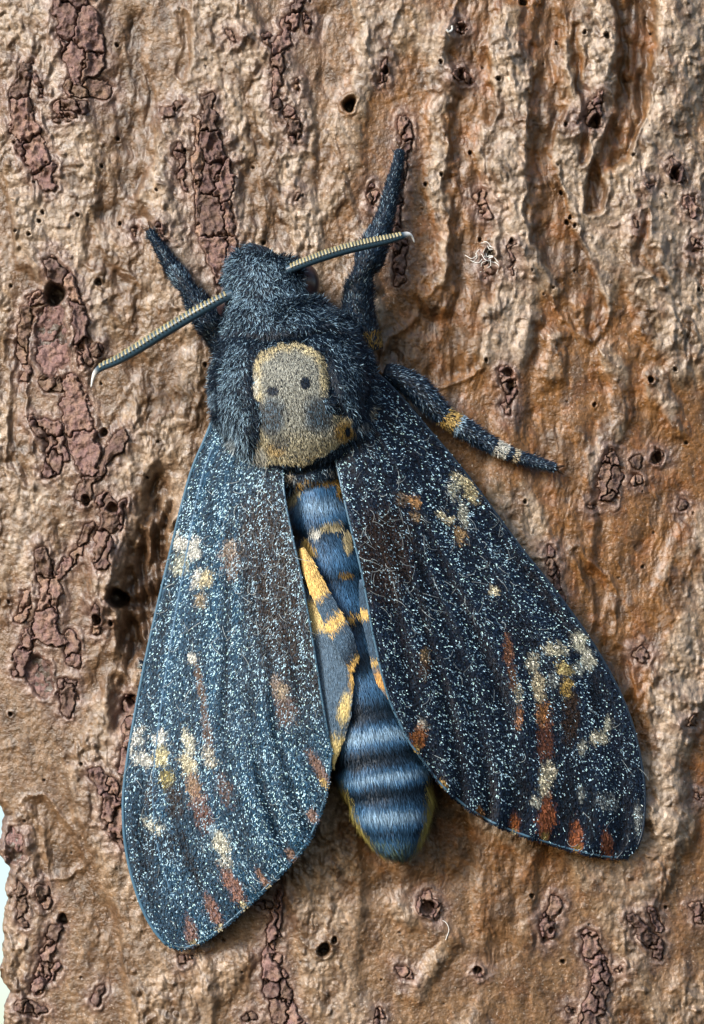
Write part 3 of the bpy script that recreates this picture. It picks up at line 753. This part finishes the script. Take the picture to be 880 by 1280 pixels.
WINGS = {
    'L': dict(A=[(272, 508, 56), (258, 545, 50), (236, 600, 42), (206, 720, 30), (180, 835, 25), (160, 945, 22), (154, 1010, 20), (160, 1075, 18), (180, 1140, 17), (205, 1178, 16), (222, 1187, 15)],
              B=[(352, 575, 90), (357, 630, 106), (374, 710, 112), (389, 790, 110), (401, 865, 104), (414, 940, 92)],
              C=[(272, 508, 56), (300, 540, 74), (330, 562, 84), (352, 575, 90)],
              D=[(222, 1187, 15), (245, 1180, 17), (280, 1157, 22), (330, 1111, 36), (383, 1053, 58), (408, 990, 78), (414, 940, 92)]),
    'R': dict(A=[(465, 462, 58), (488, 482, 56), (530, 530, 50), (590, 602, 42), (650, 683, 34), (703, 750, 29), (752, 822, 25), (786, 892, 22), (803, 960, 20), (806, 1010, 18), (800, 1052, 16), (786, 1071, 15)],
              B=[(420, 575, 90), (434, 640, 107), (453, 720, 111), (468, 800, 110), (486, 872, 106), (512, 928, 96)],
              C=[(465, 462, 58), (452, 510, 76), (436, 550, 86), (420, 575, 90)],
              D=[(786, 1071, 15), (760, 1071, 17), (720, 1063, 21), (650, 1042, 33), (600, 1019, 48), (555, 984, 72), (512, 928, 96)]),
}
# patches: x, y, rx, ry, angle, colour, strength, extra scale density
PAT = {
 'L': [(226, 677, 15, 9, 10, WHT, 1, .9), (243, 684, 8, 14, 0, WHT, .9, .8), (226, 704, 12, 12, 0, np.array([.62, .64, .5]), .75, .6), (246, 722, 5, 14, 20, WHT, .8, .7), (258, 722, 8, 12, 30, CREAM, .9, .7), (252, 748, 8, 10, 0, np.array([.5, .4, .25]), .7, .3),
       (290, 686, 15, 13, 0, np.array([.42, .30, .2]), .75, .3), (292, 705, 12, 18, 0, np.array([.22, .13, .08]), .8, .0), (241, 822, 6, 7, 0, WHT, 1, 1.2), (252, 860, 5, 34, -10, np.array([.20, .11, .06]), .8, 0), (260, 915, 6, 30, -8, np.array([.2, .1, .05]), .8, 0),
       (335, 690, 34, 70, -6, BRN * .7, .8, -.25), (345, 770, 34, 60, -14, BRN * .8, .75, -.2), (312, 740, 5, 70, -12, INK, .8, -.35), (335, 825, 5, 50, -22, INK, .7, -.3), (350, 860, 9, 18, -20, np.array([.30, .2, .13]), .8, .2), (358, 885, 13, 20, -15, np.array([.16, .085, .055]), .9, 0), (352, 862, 7, 9, 0, np.array([.45, .37, .26]), .6, .4),
       (172, 918, 12, 12, 0, WHT, .7, .6), (180, 947, 14, 10, 15, WHT, .95, .9), (164, 932, 4, 12, 0, WHT, .9, .6), (200, 921, 9, 10, 0, WHT, .8, .8), (202, 944, 10, 13, 0, np.array([.74, .67, .38]), .9, .6), (209, 972, 9, 13, 0, np.array([.5, .42, .14]), .8, .4), (236, 926, 7, 16, -15, np.array([.78, .78, .62]), .9, .8), (236, 954, 10, 15, -25, np.array([.78, .72, .5]), .9, .8), (262, 945, 8, 14, -20, np.array([.66, .62, .5]), .7, .4),
       (243, 985, 9, 20, -12, np.array([.45, .25, .10]), .85, .2), (252, 1012, 11, 26, -15, np.array([.20, .075, .045]), .9, -.1), (280, 985, 9, 22, -15, np.array([.18, .09, .06]), .7, 0), (190, 990, 8, 22, 0, BRN * .6, .8, -.2), (218, 1000, 11, 24, -5, BRN * .6, .9, -.3), (205, 1050, 14, 26, -10, INK, .7, -.35), (235, 1070, 7, 50, -20, INK, .75, -.4), (190, 1030, 14, 8, 30, np.array([.78, .8, .68]), .9, .8), (275, 1052, 10, 17, -20, np.array([.76, .76, .62]), .9, .9), (282, 1075, 8, 12, -20, np.array([.7, .7, .6]), .6, .4), (265, 1035, 6, 10, 0, PALE, .6, .4), (180, 1070, 20, 50, 0, INK, .5, -.25),
       (290, 1105, 9, 26, -28, np.array([.33, .13, .075]), .95, -.3), (303, 1130, 5, 7, -28, CREAM, .9, .6), (266, 1139, 7, 24, -22, np.array([.30, .12, .07]), .95, -.3), (272, 1158, 4, 5, 0, CREAM, .9, .6), (237, 1163, 7, 20, -12, np.array([.28, .12, .08]), .9, -.4), (241, 1177, 6, 4, 0, CREAM * .8, .8, .5), (327, 1098, 4, 16, -30, np.array([.34, .15, .07]), .9, -.3), (333, 1108, 4, 4, 0, CREAM, .9, .5), (362, 1067, 6, 9, -30, np.array([.36, .18, .09]), .8, 0), (390, 1018, 6, 9, -20, np.array([.36, .18, .11]), .8, 0), (397, 958, 7, 24, -28, np.array([.30, .15, .10]), .95, -.2), (404, 976, 4, 8, -25, YEL, .8, .2)],
 'R': [(573, 598, 12, 8, 35, np.array([.66, .60, .40]), .95, .8), (565, 610, 7, 12, 0, np.array([.6, .6, .46]), .8, .6), (587, 614, 9, 14, -20, np.array([.62, .52, .3]), .95, .8), (577, 640, 6, 16, -10, np.array([.55, .56, .46]), .8, .6), (556, 647, 11, 7, 30, np.array([.66, .58, .38]), .95, .8), (573, 668, 8, 11, -20, np.array([.40, .26, .12]), .8, .3), (515, 625, 9, 7, 20, np.array([.40, .22, .09]), .9, .3), (517, 645, 7, 7, 0, np.array([.38, .26, .14]), .8, .2), (500, 622, 8, 8, 0, np.array([.22, .15, .09]), .7, .2), (615, 737, 7, 6, 0, np.array([.72, .66, .46]), 1, 1.2),
       (480, 690, 40, 60, 0, BRN * .5, .8, -.1), (525, 720, 5, 70, -6, INK, .8, -.3), (530, 818, 6, 13, 0, np.array([.42, .28, .13]), .8, .4), (530, 835, 8, 14, 0, BRN, .7, -.2), (526, 905, 8, 8, 0, np.array([.7, .66, .58]), .8, .6), (522, 922, 9, 17, 12, np.array([.46, .17, .05]), .98, -.2), (520, 935, 4, 6, 0, YEL, .8, .1), (553, 978, 5, 7, 0, OCH, .8, .1), (634, 812, 6, 22, -4, np.array([.26, .11, .05]), .8, 0), (640, 845, 6, 16, -4, np.array([.2, .1, .05]), .7, 0), (647, 865, 5, 13, 0, np.array([.6, .55, .4]), .6, .5), (648, 895, 5, 14, 6, np.array([.3, .14, .06]), .7, .1),
       (693, 810, 14, 9, 0, np.array([.66, .64, .48]), .95, .9), (722, 800, 10, 12, 0, np.array([.62, .64, .52]), .9, .7), (733, 820, 9, 15, -20, np.array([.62, .64, .54]), .9, .7), (722, 835, 8, 8, 0, np.array([.5, .55, .5]), .6, .5), (704, 833, 10, 9, 0, np.array([.70, .56, .24]), .95, .6), (708, 858, 8, 14, 0, np.array([.52, .36, .10]), .9, .3), (665, 828, 8, 12, 0, np.array([.6, .58, .46]), .8, .6), (672, 858, 8, 18, -4, np.array([.66, .58, .40]), .95, .7), (690, 848, 6, 12, 0, np.array([.45, .5, .48]), .5, .5), (678, 893, 9, 17, 0, np.array([.46, .21, .07]), .95, .1), (681, 925, 10, 24, 0, np.array([.13, .05, .03]), .95, -.35), (712, 895, 10, 34, 2, BRN * .5, .95, -.4), (742, 875, 7, 28, -6, INK, .9, -.45),
       (757, 905, 5, 12, 10, np.array([.6, .62, .5]), .8, .6), (748, 920, 10, 8, -30, np.array([.62, .60, .46]), .95, .8), (727, 932, 5, 10, 0, np.array([.5, .52, .45]), .7, .4), (685, 962, 8, 14, 0, np.array([.64, .6, .46]), .95, .8), (680, 980, 8, 16, 8, np.array([.56, .52, .38]), .9, .6), (670, 1000, 8, 7, 0, np.array([.55, .56, .48]), .7, .5), (726, 990, 5, 10, 0, np.array([.45, .5, .48]), .6, .4), (760, 1000, 14, 10, 20, np.array([.4, .45, .45]), .5, .3), (797, 1020, 5, 20, 0, np.array([.5, .55, .55]), .6, .5),
       (683, 1020, 10, 27, 3, np.array([.36, .12, .05]), .97, -.25), (681, 1043, 5, 6, 0, YEL, .9, .3), (644, 1027, 6, 15, -6, np.array([.40, .13, .04]), .95, -.25), (643, 1038, 4, 4, 0, CREAM, .8, .4), (600, 1014, 5, 9, -10, np.array([.44, .2, .06]), .9, -.1), (720, 1042, 8, 20, -6, np.array([.36, .12, .05]), .95, -.35), (722, 1058, 5, 4, 0, OCH, .8, 0), (759, 1054, 8, 17, -6, np.array([.28, .10, .05]), .95, -.35), (710, 1000, 10, 40, 0, INK, .7, -.3), (650, 985, 10, 40, 0, INK, .6, -.15), (740, 1020, 8, 36, -5, INK, .7, -.3)],
}
def wing_tone(side, X, Y, V, rnd=None):
    n = len(X)
    if side == 'L':  # bluer and more densely pale: sheen of the lit wing painted into colour
        base = mixc(np.tile(np.array([.008, .033, .066]), (n, 1)), np.array([.012, .014, .020]), sm(.45, .85, V + .12 * perlin(X / 30, Y / 60, 2)) * (1 - sm(850, 930, Y)))
        dens = .58 + .36 * perlin(X / 24, Y / 60, 5) + .22 * perlin(X / 8, Y / 14, 6)
        dens = dens + .12 * sm(880, 1000, Y) * sm(300, 360, X)
        dens = dens - .25 * sm(1080, 1190, Y)
    else:  # darker and sparser: the wing's turn from the light painted into colour
        base = np.tile(np.array([.004, .010, .024]), (n, 1))
        dens = .42 + .34 * perlin(X / 24, Y / 60, 5) + .24 * perlin(X / 8, Y / 14, 6)
        dens = dens - .28 * sm(960, 1060, Y + .2 * (X - 650))
    # folds between the veins run to the margin
    st = np.sin((V + .045 * np.sin(9 * V + 1)) * np.pi * 2 * 6.5 + .6) * (.45 + .9 * sm(-.4, .5, perlin(V * 7, Y / 160, 27)))
    base = base * (1 + .35 * st)[:, None]
    dens = dens + .17 * st
    pc = np.tile(np.array([.40, .62, .80]), (n, 1)) * 1.15
    amt = np.zeros(n)
    jx = X + 7 * perlin(X / 9, Y / 11, 21) + 3.5 * perlin(X / 4, Y / 4, 23); jy = Y + 5 * perlin(X / 9, Y / 9, 22) + 2.5 * perlin(X / 4, Y / 4, 24)
    for (x, y, rx, ry, an, c, k, ex) in PAT[side]:
        if side == 'L' and c[0] > 2 * c[2] and c.max() < .5:
            c = c * .62 + c.mean() * .30; ex = ex + .22
        q_ = min(1.0, max(.25, (rx - 4) / 8))
        ux, uy = X + (jx - X) * q_, Y + (jy - Y) * q_
        b = blob(ux, uy, x, y, rx * 1.2, ry * 1.25, an) * k
        if rnd is not None:
            b = b * .35 + .65 * sm(-.15, .15, b * 1.15 - rnd)
            b = b * (blob(ux, uy, x, y, rx * 1.5, ry * 1.5, an) > 0)
        base = mixc(base, c * (.42 if c.max() > .4 else .7), b * (.5 if rnd is None else 1))
        pc = mixc(pc, c * (1.1 if side == 'L' else 1.35) + .04, b * (1 if c.max() > .2 else .25))
        dens = dens + ex * b
        amt = np.maximum(amt, b)
    return base, pc, np.clip(dens, .08, 1.6), amt

for side in 'LR':
    g = WINGS[side]
    NU, NV = 240, 130
    G = coons(g['A'], g['B'], g['C'], g['D'], NU, NV)
    uu, vv = np.meshgrid(np.linspace(0, 1, NU), np.linspace(0, 1, NV), indexing='ij')
    G[..., 2] += 9 * np.sin(vv * np.pi) * (1 - .5 * uu) + curv(G[..., 0])
    G[..., 2] += (1.2 + 2.6 * sm(.3, 1, uu)) * np.sin((vv + .045 * np.sin(9 * vv + 1)) * np.pi * 2 * 6.5) * (.35 + .9 * sm(-.4, .5, perlin(vv * 7, G[..., 1] / 160, 27))) * sm(0, .06, vv) * sm(0, .06, 1 - vv)
    G[..., 2] += 1.2 * perlin(G[..., 0] / 40, G[..., 1] / 40, 3)
    top = G.reshape(-1, 3)
    base, pc, dens, amt = wing_tone(side, top[:, 0], top[:, 1], vv.ravel())
    bot = top.copy(); bot[:, 2] -= 2.5
    F = gridF(NU, NV); nT = len(top)
    rimi = np.concatenate([np.arange(NV), np.arange(1, NU) * NV + NV - 1, (NU - 1) * NV + np.arange(NV - 2, -1, -1), np.arange(NU - 2, 0, -1) * NV])
    rj = np.roll(rimi, -1)
    Fr = np.stack([rimi, rj, rj + nT, rimi + nT], 1)
    wing = make('forewing', np.vstack([top, bot]), np.vstack([F, F[:, ::-1] + nT, Fr]), M_WING, parent=root, col=np.vstack([base, base * .6]),
                label='left forewing, sheen painted in as lighter blue, speckled with pale scales' if side == 'L' else 'right forewing, painted darker as turned from the light, with pale scales and rust marks')
    # tangents
    du = nrm(np.gradient(G, axis=0).reshape(-1, 3)).reshape(G.shape); dv = nrm(np.gradient(G, axis=1).reshape(-1, 3)).reshape(G.shape)
    NN = np.cross(du, dv).reshape(-1, 3); NN = nrm(NN); NN = np.where((NN[:, 2] < 0)[:, None], -NN, NN).reshape(G.shape)
    area = np.linalg.norm(np.cross(np.gradient(G, axis=0), np.gradient(G, axis=1)), axis=2).ravel()
    cdf = np.cumsum(area) / area.sum()
    def sample(n):
        i = np.searchsorted(cdf, rng.random(n)); i = np.clip(i, 0, len(cdf) - 1)
        a, b = i // NV, i % NV
        fu, fv = rng.random(n)[:, None], rng.random(n)[:, None]
        a = np.minimum(a, NU - 2); b = np.minimum(b, NV - 2)
        P = (G[a, b] * (1 - fu) + G[a + 1, b] * fu) * (1 - fv) + (G[a, b + 1] * (1 - fu) + G[a + 1, b + 1] * fu) * fv
        return P, du[a, b], NN[a, b], (b + fv[:, 0]) / (NV - 1), (a + fu[:, 0]) / (NU - 1)
    def flakes(name, P, d, N, L, Wd, col, lift):
        n = len(P); d = nrm(d); sd = nrm(np.cross(d, N))
        L = L[:, None]; Wd = Wd[:, None]
        a = P + N * .35; b = P + d * L + N * (.4 + lift * L)
        V = np.stack([a - sd * Wd * .35, a + sd * Wd * .35, b + sd * Wd * .5, b - sd * Wd * .5], 1).reshape(-1, 3)
        i = np.arange(n) * 4
        return make(name, V, np.stack([i, i + 1, i + 2, i + 3], 1), M_SCALE, parent=wing, col=np.repeat(np.clip(col, .003, .95), 4, 0), smooth=False, kind='stuff')
    # ground coat of dark overlapping scales
    P, d, N, v_, u_ = sample(70000)
    b_, pc_, de_, am_ = wing_tone(side, P[:, 0], P[:, 1], v_, rng.random(len(P)))
    d = d + rng.normal(0, .22, d.shape)
    tw = .5 if side == 'L' else .22  # more blue scales on the left, part of the painted sheen
    k = rng.random(len(P))[:, None]
    colr = b_ * rng.uniform(.4, 1.4, (len(P), 1)) + (k < tw) * (STEEL * np.array([.7, 1, 1.15])) * rng.uniform(.0, .16 if side == 'L' else .07, (len(P), 1))
    flakes('ground_scales', P, d, N, rng.uniform(3.0, 5.2, len(P)), rng.uniform(1.2, 2.0, len(P)), colr, .07)
    # pale powder scales
    P, d, N, v_, u_ = sample(76000)
    b_, pc_, de_, am_ = wing_tone(side, P[:, 0], P[:, 1], v_, rng.random(len(P)))
    clump = .5 + .9 * perlin(P[:, 0] / 5, P[:, 1] / 5, 40)
    k = rng.random(len(P)) < np.clip(de_, 0, 1.5) * (.76 if side == 'L' else .66) * (.55 + .7 * clump)
    P, d, N, pc_, am_, v_ = P[k], d[k], N[k], pc_[k], am_[k], v_[k]
    d = d + rng.normal(0, .55, d.shape) * np.array([1, 1, .25])
    br = rng.uniform(.35, 1.0, (len(P), 1)) * 1.35
    flakes('pale_scales', P, d, N, rng.uniform(1.6, 3.5, len(P)), rng.uniform(.75, 1.3, len(P)), pc_ * br, .08)
    # loose curly hairs near the base
    P, d, N, v_, u_ = sample(5000)
    k = rng.random(len(P)) < .11 * np.exp(-((u_ - .33) / .2) ** 2) * (.3 + sm(.3, .8, v_)) + .012
    P, d, N = P[k], d[k], N[k]
    m = len(P); an = rng.uniform(-1.2, 1.2, m) ; sd = nrm(np.cross(d, N))
    Lh = rng.uniform(8, 24, m); kap = rng.normal(0, 1.3, m)
    Vs = []
    nseg = 7
    pos = P + N * 1.5; hw = .26
    for q in range(nseg + 1):
        t = q / nseg
        dirv = np.cos(an + kap * t)[:, None] * d + np.sin(an + kap * t)[:, None] * sd
        s2 = np.cross(dirv, N)
        Vs.append(pos - s2 * hw); Vs.append(pos + s2 * hw)
        pos = pos + dirv * (Lh / nseg)[:, None] + N * (.9 - 1.5 * t)
    V = np.stack(Vs, 1).reshape(-1, 3)
    i = (np.arange(m) * 2 * (nseg + 1))[:, None] + np.arange(nseg)[None] * 2
    i = i.ravel()
    hc = np.repeat(np.array([.36, .42, .45]) * rng.uniform(.3, 1.0, (m, 1)), 2 * (nseg + 1), 0)
    make('wing_hairs', V, np.stack([i, i + 1, i + 3, i + 2], 1), M_FUR, parent=wing, col=hc, smooth=False, kind='stuff')
    # border cords: costa and the free margin
    cb = np.array([.06, .14, .22]) if side == 'L' else np.array([.014, .028, .05])
    e = G[::6, 0]; 
    tube('costal_vein', [(*q, 2.1 if side == 'L' else 1.7) for q in e + np.array([0, 0, .5])], M_ANT, wing, lambda u: np.tile(cb, (len(u), 1)), nseg=120, nr=8)
    e = np.vstack([G[::6, -1], G[-1, ::-6]])
    tube('wing_margin', [(*q, 1.5) for q in e], M_ANT, wing, lambda u: np.tile(np.array([.07, .15, .23]), (len(u), 1)), nseg=160, nr=8)
    if side == 'L':
        e = G[12:228:8, 15] + np.array([0, 0, .4])
        tube('vein', [(*q, 1.7 - .6 * j / len(e)) for j, q in enumerate(e)], M_ANT, wing, lambda u: np.tile(np.array([.09, .18, .29]), (len(u), 1)), nseg=120, nr=8)

# --- hindwings between forewing and abdomen
def strip(name, A, B, parent, tone, bul=3, label=None):
    nu, nv = 90, 24
    a, b = spline(A, nu), spline(B, nu)
    v = np.linspace(0, 1, nv)[None, :, None]
    G = a[:, None] * (1 - v) + b[:, None] * v
    G[..., 2] += bul * np.sin(v[..., 0] * np.pi) + curv(G[..., 0])
    top = G.reshape(-1, 3); bot = top - np.array([0, 0, 2.0]); nT = len(top)
    uu, vv = np.meshgrid(np.linspace(0, 1, nu), np.linspace(0, 1, nv), indexing='ij')
    col = tone(top[:, 0], top[:, 1], uu.ravel(), vv.ravel())
    F = gridF(nu, nv)
    r = np.concatenate([np.arange(nv), np.arange(1, nu) * nv + nv - 1, (nu - 1) * nv + np.arange(nv - 2, -1, -1), np.arange(nu - 2, 0, -1) * nv]); rj = np.roll(r, -1)
    o = make(name, np.vstack([top, bot]), np.vstack([F, F[:, ::-1] + nT, np.stack([r, rj, rj + nT, r + nT], 1)]), M_HIND, parent=parent, col=np.vstack([col, col]), label=label)
    # fine scales
    i = rng.integers(0, nu - 1, 3200); j = rng.integers(0, nv - 1, 3200)
    fu, fv = rng.random((3200, 1)), rng.random((3200, 1))
    P = (G[i, j] * (1 - fu) + G[i + 1, j] * fu) * (1 - fv) + (G[i, j + 1] * (1 - fu) + G[i + 1, j + 1] * fu) * fv
    d = nrm(G[i + 1, j] - G[i, j]); N = np.tile(np.array([0, 0, 1.]), (3200, 1))
    jit = P[:, :2] + rng.normal(0, 2.0, (3200, 2))
    c = tone(jit[:, 0], jit[:, 1], np.clip((i + fu[:, 0]) / nu + rng.normal(0, .012, 3200), 0, 1), (j + fv[:, 0]) / nv) * rng.uniform(.6, 1.35, (3200, 1))
    blades('hindwing_scales', P, d + rng.normal(0, .1, d.shape), N, rng.uniform(5, 10, 3200), rng.uniform(.7, 1.2, 3200), c, c, o, lift=.06, curl=.1)
    return o
GB = np.array([.085, .145, .22])
def tone_lower(X, Y, u, v):
    c = np.tile(GB, (len(X), 1)) * (1 + .15 * perlin(X / 5, Y / 16, 3))[:, None]
    jy = Y + 6 * perlin(X / 4, Y / 9, 5)
    c = mixc(c, np.array([.74, .58, .26]), sm(742, 750, jy) * (1 - sm(783, 791, jy)))
    c = mixc(c, np.array([.74, .60, .27]), blob(X + 3 * perlin(X / 4, Y / 5, 6), jy, 431, 884, 10, 22, 8))
    c = mixc(c, np.array([.76, .62, .28]), sm(912, 926, jy))
    c = mixc(c, OCH * 1.1, blob(X, jy, 441, 845, 6, 26) * .95)
    return c
def tone_upper(X, Y, u, v):
    c = np.tile(np.array([.05, .10, .165]), (len(X), 1))
    ju = u + .03 * perlin(X / 3, Y / 3, 5)
    y = np.array([.74, .50, .17])
    c = mixc(c, y, 1 - sm(.37, .43, ju)); c = mixc(c, y, sm(.55, .60, ju) * (1 - sm(.65, .70, ju)))
    c = mixc(c, np.array([.02, .04, .07]), sm(.78, .9, ju)); c = mixc(c, OCH, sm(.93, .97, ju))
    return c
def tone_right(X, Y, u, v):
    c = np.tile(np.array([.045, .09, .15]), (len(X), 1))
    c = mixc(c, YEL, sm(756, 760, Y) * (1 - sm(768, 773, Y)))
    c = mixc(c, np.array([.66, .38, .12]), np.maximum(blob(X, Y, 476, 848, 9, 16, -25), blob(X, Y, 489, 872, 8, 12, -25)))
    c = mixc(c, YEL, blob(X, Y, 466, 825, 8, 5))
    return c
hl = strip('hindwing', [(372, 715, 95), (384, 765, 99), (392, 812, 100), (398, 870, 97), (405, 920, 90), (416, 955, 82)],
           [(384, 738, 98), (404, 772, 101), (426, 815, 103), (441, 845, 103), (439, 888, 100), (432, 918, 92), (418, 956, 82)], root, tone_lower, 3, 'left hindwing showing yellow and slate blue')
strip('hindwing_fold', [(374, 686, 101), (382, 724, 109), (401, 770, 113), (423, 814, 113), (437, 838, 109)],
      [(380, 684, 101), (398, 714, 105), (420, 754, 107), (439, 788, 108), (448, 818, 106)], hl, tone_upper, 4)
strip('hindwing', [(449, 725, 97), (451, 765, 99), (460, 808, 101), (466, 838, 101), (472, 856, 101), (484, 872, 99), (495, 884, 97)],
      [(458, 722, 100), (466, 765, 103), (474, 806, 104), (482, 836, 103), (490, 855, 102), (497, 868, 100), (502, 880, 98)], root, tone_right, 1.5, 'right hindwing edge with orange spots')

# ------------------------------------------------------------------ small loose things on the bark
def bh(x, y):
    return float(bark(np.array([[x * 1.0]]), np.array([[y * 1.0]]), want_col=False)[0, 0])
def threads(name, lines, parent=None, rad=.5):
    Vs, Fs, base = [], [], 0
    for ln in lines:
        C = spline(ln, 24); T = nrm(np.gradient(C, axis=0)); sd = nrm(np.cross(T, np.tile(np.array([0, 0, 1.]), (24, 1)))); u2 = np.cross(sd, T)
        a = np.linspace(0, 2 * np.pi, 5, endpoint=False)
        V = C[:, None] + rad * (np.cos(a)[None, :, None] * sd[:, None] + np.sin(a)[None, :, None] * u2[:, None])
        Vs.append(V.reshape(-1, 3)); Fs.append(gridF(24, 5, True) + base); base += 120
    return make(name, np.vstack(Vs), np.vstack(Fs), M_SILK)
ls = []
for k in range(30):
    x, y = random.gauss(606, 6), random.gauss(322, 9); a = random.uniform(0, 6.3); Lr = random.uniform(6, 15); z = bh(x, y) + 2
    ls.append([(x, y, z), (x + Lr * .5 * math.cos(a), y + Lr * .5 * math.sin(a), z + random.uniform(0, 4)), (x + Lr * math.cos(a + .6), y + Lr * math.sin(a + .6), bh(x + Lr * math.cos(a + .6), y + Lr * math.sin(a + .6)))])
o = threads('spider_silk', ls, rad=.45)
o['label'] = 'small fuzzy white tuft of spider silk on the orange bark'; o['category'] = 'silk'
pts = [(545, 1150), (556, 1152), (561, 1162), (557, 1175)]
o = threads('silk_thread', [[(x, y, bh(x, y) + 2.0) for x, y in pts]], rad=.45)
o['label'] = 'single curved white thread beside a torn hole in the bark'; o['category'] = 'thread'
o = threads('white_husk', [[(558, 37, bh(558, 37) + 1.5), (561, 40, bh(561, 40) + 2.5), (565, 37, bh(565, 37) + 2.5), (565, 32, bh(565, 32) + 1.5)]], rad=1.5)
o['label'] = 'tiny white crescent husk stuck to the pale bark'; o['category'] = 'husk'
